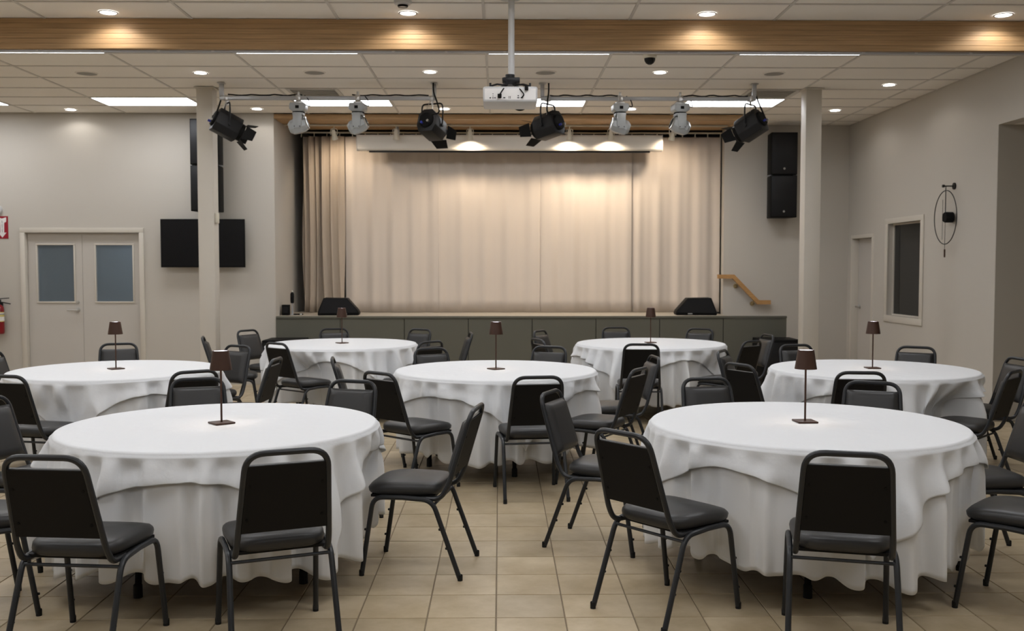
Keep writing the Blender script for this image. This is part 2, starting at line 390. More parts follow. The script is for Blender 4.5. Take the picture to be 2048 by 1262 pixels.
# --- door and window in the right wall
dd = link('door_2', None, None, (0, 0, 0)); dd['kind'] = 'structure'
y0, y1, _, zt = DR
f = MB(); f.box(XR - .015, XR + .13, y0 - .05, y0, 0, zt, .003); f.box(XR - .015, XR + .13, y1, y1 + .05, 0, zt, .003); f.box(XR - .015, XR + .13, y0 - .05, y1 + .05, zt, zt + .05, .003)
f.build('door_frame', 'trim', dd)
lf = MB().box(XR + .085, XR + .125, y0 + .003, y1 - .003, .008, zt - .004).build('door_leaf', 'door', dd)
h = MB(); h.lathe([(0, .018), (.028, .016), (.03, 0)], 20, Matrix.Translation((XR + .085, y1 - .08, 1.03)) @ Matrix.Rotation(R(-90), 4, 'Y'))
h.tube(fillet([(XR + .08, y1 - .08, 1.03), (XR + .02, y1 - .08, 1.03), (XR + .02, y1 - .20, 1.03)], .012, 4), .010, 8)
h.build('door_handle', 'silver', lf)
wd = link('window_1', None, None, (0, 0, 0)); wd['kind'] = 'structure'
y0, y1, z0, z1 = WN; e = .085
f = MB(); f.box(XR - .016, XR, y0 - e, y1 + e, z0 - e, z0, .003); f.box(XR - .016, XR, y0 - e, y1 + e, z1, z1 + e * .8, .003); f.box(XR - .016, XR, y0 - e, y0, z0, z1, .003); f.box(XR - .016, XR, y1, y1 + e, z0, z1, .003)
f.build('window_trim', 'trim', wd)
g = MB(); e = .02
g.box(XR + .06, XR + .1, y0, y1, z0, z0 + e); g.box(XR + .06, XR + .1, y0, y1, z1 - e, z1); g.box(XR + .06, XR + .1, y0, y0 + e, z0 + e, z1 - e); g.box(XR + .06, XR + .1, y1 - e, y1, z0 + e, z1 - e)
g.build('window_frame', 'trim', wd)
MB().box(XR + .078, XR + .084, y0 + e, y1 - e, z0 + e, z1 - e).build('pane', 'glass', wd)

# ------------------------------------------------------------------ stage
stage = thing('stage', 'raised stage platform with grey-green panelled front', 'stage', (0, YL, 0))
SX0, SX1, SZ = XS + .004, 3.913, .93
pw = (SX1 - SX0) / 8
for k in range(8): MB().box(SX0 + k * pw + .004, SX0 + (k + 1) * pw - .004, -.018, 0, .06, SZ - .036, .0015, seg=1).build('front_panel', 'stage', stage)
MB().box(SX0, SX1, 0, .04, 0, SZ - .036).build('front_backing', 'black', stage)
MB().box(SX0, SX1, -.026, .04, SZ - .032, SZ, .003).build('nosing', 'stage', stage)
MB().box(SX0, SX1, -.008, .0, 0, .056).build('kick_board', 'black', stage)
MB().box(SX0, 3.12, .0405, 2.5, SZ - .04, SZ).build('deck', 'stagetop', stage)
MB().box(3.08, 3.12, .0405, 1.0, 0, SZ - .0405).build('side_board', 'stage', stage)
for k in range(4): MB().box(3.125 + k * .2, 3.325 + k * .2, .045, 1.0, 0, SZ - .186 * (k + 1)).build('step', 'stagetop', stage)
# timber soffit over the stage mouth
sof = thing('stage_soffit', 'slatted timber soffit above the stage opening', 'soffit', (0, YL, 3.589))
MB().box(XS + .004, 3.288, -.0, .03, 0, .064, .002).build('fascia', 'wood', sof)
MB().box(3.262, 3.288, .031, YR - YL - .002, 0, .064, .001).build('fascia', 'wood', sof)
for k in range(9): MB().box(XS + .004, 3.26, .036 + k * .107, .036 + k * .107 + .098, .004, .022, .002, seg=1).build('slat', 'wood', sof)
MB().box(XS + .004, 3.26, .032, 1.0, .03, .06).build('backing', 'dark', sof)
MB().box(XS + .004, 3.26, 1.002, 1.03, -.0, .064).build('rear_board', 'wood', sof)
# track for the spots
t = thing('spot_track', 'cream lighting track under the stage soffit', 'track', (0, 13.80, 3.589))
MB().box(XS + .02, 3.2, -.018, .018, -.024, -.001, .002).build('rail', 'cream', t)
spots = [(-2.321, -8, 26, .5, 'leftmost small cream track spot above the side curtain'), (-1.455, 0, 5, 0, 'small cream track spot over the left end of projection screen'), (-.419, 0, 8, 1, 'lit small track spot left of middle above projection screen'),
         (.976, 0, 8, 1, 'lit small track spot right of middle above projection screen'), (1.559, 0, 8, 1, 'second lit small track spot right of middle above projection screen'), (2.425, 8, 26, .5, 'rightmost small cream track spot by the screen end')]
sp_y = MB().tube([(-.045, 0, -.12), (-.045, 0, -.05), (-.03, 0, -.035), (.03, 0, -.035), (.045, 0, -.05), (.045, 0, -.12)], .005, 6).tube([(0, 0, -.035), (0, 0, 0)], .008, 8).mesh('bracket', 'cream')
sp_b = MB().lathe([(0, .07), (.022, .068), (.03, .03), (.034, -.02), (.046, -.065), (.046, -.075), (.040, -.07), (0, -.05)], 18).mesh('lamp_head', 'cream')
sp_l = MB().lathe([(0, -.062), (.036, -.062), (.036, -.058), (0, -.058)], 18).mesh('bulb', 'led')
sp_l0 = MB().lathe([(0, -.062), (.036, -.062), (.036, -.058), (0, -.058)], 18).mesh('bulb', 'cream')
for x, tx, tl, lit, lab in spots:
    t = thing('track_spot', lab, 'spotlight', (x, 13.80, 3.565), 0, 'small spots on the stage track')
    link('bracket', sp_y, t)
    hd = link('lamp_head', sp_b, t, (0, 0, -.11), (R(tl), R(tx), 0)); link('bulb', sp_l if lit else sp_l0, hd)
    if lit:
        l = bpy.data.lights.new('spot_beam', 'SPOT'); l.energy = SPOT_W * lit; l.color = (1, .82, .62); l.spot_size = R(150); l.spot_blend = .85; l.shadow_soft_size = .04
        link('spot_beam', l, hd, (0, 0, -.08), (R(8), 0, 0))

# projection screen case
t = thing('projection_screen', 'long rolled-up projection screen case hung before the curtain', 'screen', (.14, 14.02, 3.25))
MB().prism([(-.075, .02), (-.06, 0), (.06, 0), (.075, .02), (.075, .2), (.06, .22), (-.06, .22), (-.075, .2)], -2.165, 2.165, Matrix.Rotation(R(90), 4, 'Z')).build('case', 'screen', t)
for s in (-1, 1): MB().box(s * 2.165 - (.006 if s > 0 else .0), s * 2.165 + (0 if s > 0 else .006), -.08, .08, -.003, .223, .002).build('end_cap', 'white', t, loc=(s * .0065, 0, 0))
MB().box(-2.0, 2.0, -.025, .025, -.022, 0).build('hem_bar', 'blackm', t)
for s in (-1.6, 1.6): MB().box(s - .02, s + .02, -.02, .02, .222, .338).build('hanger', 'grey', t)

# curtains
def curtain(name, x0, x1, y, m, amp, wl, label, seed, z1=3.50, gather=0):
    rr = random.Random(seed); nx = max(60, int((x1 - x0) / .012)); nz = 14; vs = []; fs = []
    ph = [rr.uniform(0, 6.28) for _ in range(5)]; z0 = SZ + .004
    for iz in range(nz + 1):
        v = iz / nz; z = z0 + (z1 - z0) * v
        for ix in range(nx + 1):
            u = ix / nx; x = x0 + (x1 - x0) * u
            s = x + .03 * gather * math.sin(3 * v + ph[4]) * (1 - v)
            d = amp * (math.sin(2 * math.pi * s / wl + ph[0] + 1.3 * math.sin(s * 2.1 + ph[3])) * .7 + .22 * math.sin(2 * math.pi * s / (wl * .43) + ph[1]) + .5 * math.sin(2 * math.pi * s / (wl * 2.7) + ph[2]))
            d *= .75 + .4 * (1 - v) if not gather else 1
            vs.append((x + gather * .02 * math.sin(2 * math.pi * s / wl + ph[0] + 1), y + d, z))
    for iz in range(nz):
        for ix in range(nx):
            a = iz * (nx + 1) + ix; fs.append((a, a + 1, a + nx + 2, a + nx + 1))
    me = bpy.data.meshes.new(name); me.from_pydata(vs, [], fs); me.materials.append(M[m]); me.shade_smooth()
    o = link(name, me, None, label=label, cat='curtain', group='stage curtains')
    md = o.modifiers.new('thick', 'SOLIDIFY'); md.thickness = .004
    return o
CY = 14.42
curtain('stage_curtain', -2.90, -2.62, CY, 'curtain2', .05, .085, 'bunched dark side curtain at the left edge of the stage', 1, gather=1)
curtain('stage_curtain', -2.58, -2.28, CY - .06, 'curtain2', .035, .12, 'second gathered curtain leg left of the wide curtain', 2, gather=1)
curtain('stage_curtain', -2.27, -.89, CY, 'curtain', .023, .34, 'first wide beige curtain panel from the left behind the screen', 3)
curtain('stage_curtain', -.905, .59, CY + .018, 'curtain', .022, .39, 'second wide beige curtain panel, left of the stage middle', 4)
curtain('stage_curtain', .575, 1.94, CY, 'curtain', .022, .36, 'third wide beige curtain panel, right of the stage middle', 5)
curtain('stage_curtain', 1.925, 3.25, CY + .018, 'curtain', .023, .34, 'rightmost wide beige curtain panel beside the handrail', 6)
t = thing('curtain_rail', 'pale curtain rail with hooks above the stage curtains', 'rail', (0, CY, 3.55))
MB().box(XS + .06, 3.26, -.012, .012, 0, .022, .002).build('rail', 'cream', t)
hk = MB().box(-.006, .006, -.006, .006, -.055, 0).mesh('hook', 'cream')
for k in range(34): link('hook', hk, t, (-2.9 + k * .186, 0, 0))

# handrail on the right back wall
t = thing('handrail', 'oak handrail sloping down the wall beside the stage steps', 'handrail', (0, YR, 0))
p = [Vector((3.17, -.075, 1.46)), Vector((3.40, -.075, 1.46)), Vector((3.765, -.075, 1.085)), Vector((3.95, -.075, 1.085))]
vs = []; fs = []
def offs(i):
    if i == 0: return Vector((0, 0, 1))
    if i == 3: return Vector((0, 0, 1))
    return Vector((.39, 0, 1)) if True else 0
for q, i in zip(p, range(4)):
    nrm = offs(i)
    for dy, dz in ((-.022, -.03), (.022, -.03), (.022, .03), (-.022, .03)): vs.append(q + Vector((nrm.x * dz, dy, dz)))
for i in range(3):
    for k in range(4): fs.append((i * 4 + k, i * 4 + (k + 1) % 4, i * 4 + 4 + (k + 1) % 4, i * 4 + 4 + k))
fs += [(0, 1, 2, 3), (12, 13, 14, 15)]
MB().raw(vs, fs).build('rail', 'wood2', t)
for x, z in [(3.45, 1.36), (3.70, 1.105)]:
    b = MB(); b.lathe([(0, .02), (.03, .018), (.034, 0)], 16, Matrix.Translation((x, 0, z - .04)) @ Matrix.Rotation(R(90), 4, 'X')); b.tube(fillet([(x, -.01, z - .04), (x, -.075, z - .04), (x, -.075, z + .02)], .03, 4), .008, 8)
    b.build('bracket', 'brass', t)

# ------------------------------------------------------------------ things on and before the stage
wedge = [(-.285, 0), (-.295, .03), (-.275, .07), (-.13, .235), (.19, .24), (.262, .06), (.27, .02), (.262, 0)]
def wedge_monitor(x, flip, rz, label):
    t = thing('floor_monitor', label, 'speaker', (x, 13.62, SZ + .001), rz, 'wedge stage monitors')
    pts = [(a * flip, b) for a, b in wedge]
    MB().prism(pts, -.16, .16, bev=.006).build('cabinet', 'black', t)
    g = [(a * flip * .93, b * .9 + .012) for a, b in wedge[1:-1]]
    MB().prism(g, -.168, -.161).build('grille', 'blackm', t)
    MB().box(-.03 - .1 * flip, .03 - .1 * flip, -.171, -.1675, .014, .03).build('badge', 'silver', t)
wedge_monitor(-2.25, -1, R(4), 'black wedge stage monitor by the left curtain')
wedge_monitor(2.74, 1, R(-4), 'black wedge stage monitor beside the handrail')
t = thing('stage_box', 'small black box standing at the left end of the stage edge', 'box', (-2.965, 13.56, SZ + .001))
MB().box(-.05, .05, -.05, .05, 0, .145, .005).build('case', 'black', t); MB().box(-.035, .035, -.052, -.0495, .03, .12).build('face', 'blackm', t)
t = thing('microphone', 'small black microphone upright on a thin stand by the black box', 'microphone', (-2.89, 13.62, SZ + .001))
MB().lathe([(0, 0), (.05, 0), (.05, .008), (.012, .014), (.006, .16), (0, .16)], 18).build('stand', 'grey', t)
MB().lathe([(0, .16), (.022, .165), (.026, .20), (.026, .29), (.018, .312), (0, .318)], 18).build('body', 'black', t)
MB().lathe([(0, .318), (.012, .318), (.012, .335), (0, .34)], 14).build('tip', 'cream', t)
t = thing('cable_tangle', 'small dark tangle of cables on the stage edge', 'cable', (-2.80, 13.58, SZ + .001))
MB().tube([(.06 * math.cos(a * .5) * (1 + .1 * math.sin(a * 1.7)), .045 * math.sin(a * .5), .008 + .004 * (1 + math.sin(a * 1.3))) for a in range(40)], .005, 6).build('loop', 'black', t)
MB().box(.03, .06, -.05, -.03, 0, .02, .003).build('plug', 'silver', t)
for x, lab in [(-2.83, 'low black subwoofer box before the left stage corner'), (3.67, 'low black subwoofer box before the right stage end')]:
    t = thing('subwoofer', lab, 'speaker', (x, 12.9, 0), 0, 'subwoofers on the floor')
    MB().box(-.25, .25, -.27, .27, .02, .648, .008).build('cabinet', 'black', t)
    MB().box(-.225, .225, -.278, -.2705, .06, .61, .002).build('grille', 'blackm', t)
    for a in (-.2, .2):
        for b in (-.22, .22): MB().lathe([(0, 0), (.025, 0), (.022, .02), (0, .02)], 12, Matrix.Translation((a, b, 0))).build('foot', 'rubber', t)

# --- stacked loudspeakers on the walls
def wall_speaker(x, y, z, label, top):
    t = thing('loudspeaker', label, 'speaker', (x, y, z), 0, 'wall loudspeakers')
    w_, h_, d_ = .188, .598, .30
    MB().prism([(-w_, 0), (w_, 0), (w_ * .86, d_), (-w_ * .86, d_)], 0, h_, Matrix.Rotation(R(-90), 4, 'X') @ Matrix.Scale(-1, 4, (0, 1, 0)), .006).build('cabinet', 'black', t)
    MB().box(-w_ + .012, w_ - .012, -.008, -.0008, .015, h_ - .015, .002).build('grille', 'blackm', t)
    MB().lathe([(0, .004), (.014, .003), (.016, 0)], 16, Matrix.Translation((0, -.008, .085)) @ Matrix.Rotation(R(90), 4, 'X')).build('badge', 'silver', t)
    b = MB(); b.box(-.06, .06, d_, d_ + .05, .2, .42); b.build('wall_bracket', 'blackm', t)
    for s in (-1, 1): MB().box(s * (w_ - .01) - .03, s * (w_ - .01) + .03, .06, .16, -.006 if top else h_ - .002, .0 if top else h_ + .002).build('rigging_plate', 'grey', t)
for x, y, side in [(-3.871, YL - .352, 'left'), (4.046, YR - .352, 'right')]:
    where = 'behind the left column above the television' if side == 'left' else 'beside the right column'
    wall_speaker(x, y, 2.937 if side == 'left' else 2.912, f'upper of two black loudspeakers on the wall {where}', True)
    wall_speaker(x, y, 2.330 if side == 'left' else 2.305, f'lower of two black loudspeakers on the wall {where}', False)
t = thing('television', 'black wall-mounted television partly hidden by the left column', 'television', (-3.976, YL - .12, 1.9145))
MB().box(-.56, .56, -.02, .02, -.323, .323, .005).build('bezel', 'black', t)
MB().box(-.548, .548, -.0215, -.0195, -.308, .312).build('display', 'blackg', t)
MB().box(-.2, .2, .02, .1195, -.15, .15).build('wall_mount', 'blackm', t)

# --- fire equipment at the left edge
t = thing('fire_extinguisher', 'red fire extinguisher hanging beside the double doors', 'extinguisher', (-6.735, YL - .10, .70))
MB().lathe([(0, 0), (.065, 0), (.072, .012), (.074, .03), (.074, .33), (.066, .365), (.04, .39), (.022, .40), (.022, .425), (0, .425)], 28).build('cylinder', 'red', t)
MB().lathe([(.0748, .17), (.0748, .285)], 28).build('label_band', 'signwhite', t)
MB().lathe([(.0752, .165), (.0752, .175)], 28).build('label_edge', 'yellow', t); MB().lathe([(.0752, .232), (.0752, .258)], 28).build('label_stripe', 'yellow', t); MB().lathe([(.0752, .285), (.0752, .294)], 28).build('label_edge', 'yellow', t)
MB().lathe([(.076, .262), (.078, .266), (.076, .270)], 28).build('strap', 'ink', t)
MB().box(-.03, .035, -.025, .025, .42, .46, .006).build('valve', 'blackm', t)
MB().box(.02, .15, -.01, .01, -.006, .006, .003, mx=Matrix.Translation((0, 0, .47)) @ Matrix.Rotation(R(-4), 4, 'Y')).build('handle', 'blackm', t)
MB().box(.02, .17, -.01, .01, -.006, .006, .003, mx=Matrix.Translation((0, 0, .435)) @ Matrix.Rotation(R(11), 4, 'Y')).build('lever', 'blackm', t)
tg = MB().box(.035, .085, -.082, -.079, .29, .405, mx=Matrix.Rotation(R(-4), 4, 'Y')).build('inspection_tag', 'signwhite', t)
MB().lathe([(0, .001), (.007, .001), (.007, 0)], 12, Matrix.Translation((.085, -.083, .305)) @ Matrix.Rotation(R(90), 4, 'X')).build('tag_hole', 'ink', tg)
MB().box(-.012, .012, -.0765, -.0745, .06, .11).build('sticker', 'signwhite', t)
MB().box(-.02, .02, .07, .0995, .3, .42).build('wall_hook', 'blackm', t)
t = thing('fire_sign', 'red sign with white arrow pointing down at the extinguisher', 'sign', (-6.70, YL - .004, 2.13))
MB().box(-.075, .078, -.002, .003, -.15, .15).build('plate', 'signred', t)
MB().raw([(x, -.0026, z) for x, z in [(-.055, .135), (.0, .118), (.055, .135), (.055, .075), (.028, .062), (.026, -.07), (.055, -.07), (0, -.138), (-.055, -.07), (-.026, -.07), (-.028, .062), (-.055, .075)]], [tuple(range(12))]).build('arrow', 'signwhite', t)
cu = bpy.data.curves.new('sign_text', 'FONT'); cu.body = '\n'.join('EXTINGUISHER'); cu.size = .021; cu.align_x = 'CENTER'; cu.align_y = 'CENTER'; cu.space_line = .62; cu.extrude = .0003; cu.materials.append(M['ink'])
tmp = bpy.data.objects.new('tmp_text', cu); COL.objects.link(tmp); bpy.context.view_layer.update()
me = bpy.data.meshes.new_from_object(tmp.evaluated_get(bpy.context.evaluated_depsgraph_get())); bpy.data.objects.remove(tmp)
link('lettering', me, t, (0, -.003, .012), (R(90), 0, 0))
t = thing('alarm_strobe', 'round white alarm device on the wall above the red sign', 'alarm', (-6.76, YL - .001, 2.36))
MB().lathe([(0, .055), (.03, .05), (.045, .042), (.062, .03), (.07, 0), (0, 0)], 28, Matrix.Rotation(R(90), 4, 'X')).build('housing', 'white', t)
MB().lathe([(.016, .0565), (.028, .053), (.03, .0495)], 24, Matrix.Rotation(R(90), 4, 'X')).build('ring', 'grey', t)

# --- wall clock on the right wall: wire ring, disc and pendulum
t = thing('wall_clock', 'black wire-ring wall clock with pendulum on the right wall', 'clock', (XR, 10.95, 2.15))
MB().tube([(-.10, .275 * math.cos(a * math.pi / 32), .30 * math.sin(a * math.pi / 32)) for a in range(64)], .0055, 6, closed=True).build('ring', 'blackm', t)
MB().lathe([(0, .03), (.055, .03), (.06, .02), (.06, -.06), (0, -.06)], 28, Matrix.Translation((-.085, -.01, .0)) @ Matrix.Rotation(R(-90), 4, 'Y')).build('dial', 'black', t)
MB().tube([(-.10, 0, .06), (-.10, 0, .355)], .005, 6).tube([(-.13, -.0, .35), (0, -.0, .35)], .007, 6).tube([(-.118, .03, -.25), (-.118, .03, .20)], .0022, 6).build('hands', 'blackm', t)
MB().lathe([(0, 0), (.038, 0), (.038, .014), (0, .016)], 20, Matrix.Translation((0, 0, .35)) @ Matrix.Rotation(R(-90), 4, 'Y')).build('wall_boss', 'blackm', t)
MB().lathe([(0, 0), (.016, .003), (.016, .025), (0, .028)], 16, Matrix.Translation((-.115, 0, .35)) @ Matrix.Rotation(R(-90), 4, 'Y')).build('peg', 'blackm', t)
MB().tube([(-.10, 0, -.06), (-.10, 0, -.36)], .0025, 6).build('pendulum_rod', 'blackm', t)
MB().lathe([(0, -.45), (.009, -.445), (.009, -.36), (0, -.355)], 12, Matrix.Translation((-.10, 0, 0))).build('pendulum_weight', 'lamp', t)

# ------------------------------------------------------------------ lighting bars
PY, PZ = 11.10, 3.487
def light_bar(x0, x1, label):
    t = thing('lighting_bar', label, 'lighting bar', (0, PY, 0))
    MB().box(x0 - .02, x1 + .02, -.022, .022, PZ - .022, PZ + .022, .006).build('bar', 'grey', t)
    for x in (x0, x1):
        MB().box(x - .022, x + .022, -.022, .022, PZ + .0225, CEIL - .006, .004).build('drop_tube', 'grey', t)
        MB().box(x - .04, x + .04, -.04, .04, CEIL - .012, CEIL - .005, .002).build('ceiling_plate', 'white', t)
light_bar(-3.121, -.738, 'left grey lighting bar hung below the ceiling tiles')
light_bar(.478, 2.87, 'right grey lighting bar hung below the ceiling tiles')
def wob(x0, x1, z, y, n=16, a=.006, sd=0):
    r = random.Random(sd); return [(x0 + (x1 - x0) * i / n, y + r.uniform(-.004, .004), z + a * math.sin(i * 1.3 + sd) + r.uniform(-.002, .002)) for i in range(n + 1)]
for x0, x1, sd, lab in [(-3.05, -2.22, 1, 'black cable lying along the left half of left lighting bar'), (-1.66, -.80, 2, 'black cable lying along the right half of left lighting bar'), (.56, 1.36, 3, 'black cable lying along the left half of right lighting bar'), (2.03, 2.80, 4, 'black cable lying along the right half of right lighting bar')]:
    o = MB().tube(wob(x0, x1, PZ + .034, PY, sd=sd), .008, 6).build('lighting_cable', 'black', label=lab, cat='cable', group='cables on the lighting bars')

# theatre spotlights with barn doors. local: aims along +Y, hung from the origin on the bar
hexa = [(-.085, -.13), (.085, -.13), (.118, -.05), (.110, .075), (.055, .135), (-.055, .135), (-.110, .075), (-.118, -.05)]
def build_fresnel(label, loc, heading, tilt, cable_side, offx=0, roll=0):
    t = thing('stage_spotlight', label, 'spotlight', loc, R(-heading), 'black barn-door stage spotlights')
    cb = MB(); cb.box(-.025, .025, -.03, .03, -.032, .03, .006); cb.lathe([(0, -.075), (.012, -.075), (.012, -.03), (0, -.03)], 10); cb.build('clamp', 'silver', t)
    D = -.305; tz = Matrix.Translation((0, 0, D)) @ Matrix.Rotation(R(-tilt), 4, 'X')
    MB().tube(fillet([(-.125, 0, D), (-.135, 0, -.14), (-.125, 0, -.062), (.125, 0, -.062), (.135, 0, -.14), (.125, 0, D)], .06, 5), .0095, 8).build('yoke', 'blackm', t)
    body = MB(); body.prism(hexa, -.15, .13, tz, .008)
    for k in range(5): body.box(-.06, .06, -.12 + k * .045, -.105 + k * .045, .11, .124, mx=tz)
    bo = body.build('body', 'blackm', t)
    rc = MB(); rc.lathe([(0, 0), (.08, 0), (.09, .012), (.09, .03), (0, .03)], 24, tz @ Matrix.Translation((0, -.178, 0)) @ Matrix.Rotation(R(-90), 4, 'X')); rc.build('rear_cap', 'black', t)
    MB().lathe([(0, 0), (.012, 0), (.014, .03), (0, .032)], 14, tz @ Matrix.Translation((-.03, -.178, -.045)) @ Matrix.Rotation(R(90), 4, 'X')).build('knob', 'blue', t)
    MB().lathe([(0, 0), (.012, 0), (.014, .03), (0, .032)], 14, tz @ Matrix.Translation((.045, -.178, -.03)) @ Matrix.Rotation(R(90), 4, 'X')).build('knob', 'silver', t)
    for s in (-1, 1): MB().lathe([(0, 0), (.02, 0), (.02, .016), (0, .02)], 14, Matrix.Translation((s * .118, 0, D)) @ Matrix.Rotation(R(90 * s), 4, 'Y')).build('tilt_knob', 'blackm', t)
    MB().lathe([(.085, 0), (.10, .004), (.10, .045), (.088, .05), (.085, .04)], 24, tz @ Matrix.Translation((0, .13, 0)) @ Matrix.Rotation(R(-90), 4, 'X')).build('lens_ring', 'black', t)
    MB().lathe([(0, .012), (.05, .008), (.084, 0)], 24, tz @ Matrix.Translation((0, .14, 0)) @ Matrix.Rotation(R(-90), 4, 'X')).build('lens', 'grey', t)
    for k, (wd_, ln, an) in enumerate([(.10, .125, 24), (.08, .125, 30), (.10, .125, 24), (.08, .125, 30)]):
        fl = MB(); fl.raw([(-wd_, 0, 0), (wd_, 0, 0), (wd_ * .72, ln, 0), (-wd_ * .72, ln, 0), (-wd_, 0, .003), (wd_, 0, .003), (wd_ * .72, ln, .003), (-wd_ * .72, ln, .003)],
                          [(0, 1, 2, 3), (7, 6, 5, 4), (0, 4, 5, 1), (1, 5, 6, 2), (2, 6, 7, 3), (3, 7, 4, 0)],
                          tz @ Matrix.Translation((0, .182, 0)) @ Matrix.Rotation(R(90 * k), 4, 'Y') @ Matrix.Translation((0, 0, .095)) @ Matrix.Rotation(R(an), 4, 'X'))
        fl.build('barn_door', 'black', t)
    MB().tube(fillet([(.03 * cable_side, -.035, CEIL - PZ - .006), (.035 * cable_side, -.04, .06), (.09 * cable_side, -.06, -.05), (.15 * cable_side, -.10, -.19), (.05 * cable_side, -.15, D + .10)], .07, 6), .009, 6).build('power_cable', 'black', t)
    MB().tube([(-.02, -.01, -.03), (-.09, -.05, -.2), (-.07, -.10, D - .02), (.03, -.1, D + .02), (.02, -.01, -.03)], .003, 5).build('safety_wire', 'silver', t)
build_fresnel('leftmost black stage spotlight with barn doors turned to the right', (-3.06, PY, PZ), 62, 26, -1)
build_fresnel('black stage spotlight at the inner end of left lighting bar', (-.76, PY, PZ), 24, 17, 1)
build_fresnel('black stage spotlight at the inner end of right lighting bar', (.54, PY, PZ), -50, 12, -1)
build_fresnel('rightmost black stage spotlight with barn doors turned to the left', (2.83, PY, PZ), -48, 27, 1)

def moving_head(label, loc, heading, tilt):
    t = thing('moving_head_light', label, 'moving head', loc, R(-heading), 'white moving head lights')
    cb = MB(); cb.box(-.028, .028, -.03, .03, -.035, .035, .006); cb.box(-.012, .012, -.012, .012, .03, .075, .003); cb.box(-.05, .05, -.02, .02, -.06, -.034, .004); cb.build('clamp', 'silver', t)
    bs = MB(); bs.prism([(-.078, -.06), (.078, -.06), (.088, -.078), (.088, -.128), (.055, -.155), (-.055, -.155), (-.088, -.128), (-.088, -.078)], -.085, .085, bev=.006); bs.build('base', 'whitem', t)
    MB().box(-.02, .02, -.0875, -.0845, -.125, -.092).build('menu_display', 'black', t)
    MB().lathe([(.07, -.155), (.07, -.168)], 24).build('pan_gap', 'black', t)
    MB().prism([(-.046, -.168), (.046, -.168), (.05, -.30), (.036, -.345), (-.036, -.345), (-.05, -.30)], -.095, -.06, bev=.006).build('yoke_arm', 'whitem', t)
    MB().prism([(-.046, -.168), (.046, -.168), (.05, -.30), (.036, -.345), (-.036, -.345), (-.05, -.30)], .06, .095, bev=.006).build('yoke_arm', 'whitem', t)
    MB().box(-.06, .06, -.06, .06, -.195, -.166, .004).build('yoke_bridge', 'whitem', t)
    hm = Matrix.Translation((0, 0, -.305)) @ Matrix.Rotation(R(tilt), 4, 'Y')
    hd = MB().lathe([(0, -.115), (.055, -.11), (.083, -.075), (.09, -.02), (.09, .05), (.075, .09), (0, .095)], 8, hm, a0=R(22.5)).build('head', 'whitem', t, ang=25)
    MB().lathe([(0, .104), (.06, .102), (.066, .09), (.06, .09)], 24, hm).build('lens', 'black', hd)
    MB().lathe([(.066, .088), (.07, .106), (.06, .108)], 24, hm).build('lens_rim', 'silver', hd)
    for a in (-.03, .03): MB().lathe([(0, .003), (.006, .002), (.006, 0)], 10, Matrix.Translation((a, -.095, -.325)) @ Matrix.Rotation(R(90), 4, 'X')).build('screw', 'blackm', t)
    MB().tube(fillet([(.08, -.02, -.075), (.14, -.03, -.10), (.12, -.03, -.02), (.07, 0, .03)], .03, 4), .006, 6).build('power_cable', 'black', t)
moving_head('first white moving head light from the left', (-2.262, PY, PZ), 0, 72)
moving_head('second white moving head light from the left', (-1.595, PY, PZ), 6, 66)
moving_head('third white moving head light from the left', (1.355, PY, PZ), -4, -74)
moving_head('fourth white moving head light, nearest the right column', (2.033, PY, PZ), -8, -70)

# --- projector on its ceiling pole
PX, PYY, PZZ = .078, 7.58, 2.826
t = thing('projector', 'white projector hanging from a ceiling pole over the room', 'projector', (PX, PYY, PZZ))
bd = MB().box(-.205, .205, -.17, .19, 0, .118, .016, seg=3).build('body', 'white', t)
MB().box(-.192, .192, -.1715, -.1695, .018, .1).build('rear_panel', 'signwhite', t)
for k, (x, z, w_, h_) in enumerate([(-.15, .03, .012, .008), (-.13, .03, .006, .014), (-.115, .03, .01, .008), (-.08, .033, .022, .012), (-.045, .031, .016, .008), (-.01, .034, .004, .018), (.0, .034, .004, .018), (.06, .031, .016, .007), (.085, .031, .016, .007), (.06, .046, .01, .008), (-.13, .06, .006, .006), (-.13, .045, .005, .005)]):
    MB().box(x - w_ / 2, x + w_ / 2, -.1735, -.1712, z - h_ / 2, z + h_ / 2).build('port', 'ink', t)
MB().lathe([(0, .02), (.06, .02), (.07, 0), (0, 0)], 24, Matrix.Translation((.08, .19, .06)) @ Matrix.Rotation(R(-90), 4, 'X')).build('lens', 'blackg', t)
for pts in ([(-.02, -.10, .14), (-.05, -.175, .10), (-.08, -.20, .05), (-.078, -.178, .034)], [(.02, -.10, .14), (.07, -.17, .10), (.105, -.2, .05), (.085, -.178, .03)], [(.02, -.09, .15), (.09, -.16, .13), (.12, -.185, .115), (.12, -.178, .1)]):
    MB().tube(fillet(pts, .03, 4), .005, 6).build('signal_cable', 'black', t)
MB().box(-.095, -.065, -.195, -.172, .03, .058, .003).build('plug', 'black', t); MB().box(.108, .135, -.195, -.172, .085, .112, .003).build('plug', 'black', t)
t = thing('projector_mount', 'white ceiling pole with black projector bracket', 'mount', (PX, PYY, PZZ + .12))
MB().tube([(.01, 0, .10), (.01, 0, CEIL - PZZ - .124)], .0245, 20).build('pole', 'white', t)
MB().lathe([(0, CEIL - PZZ - .145), (.08, CEIL - PZZ - .145), (.08, CEIL - PZZ - .126), (0, CEIL - PZZ - .126)], 24).build('ceiling_flange', 'white', t)
b = MB(); b.lathe([(0, .035), (.05, .035), (.052, .06), (.036, .07), (.036, .115), (0, .115)], 20); b.box(-.055, .075, -.04, .04, .05, .09, .006); b.box(-.06, -.045, -.05, .05, .06, .085, .003); b.build('bracket', 'blackm', t)
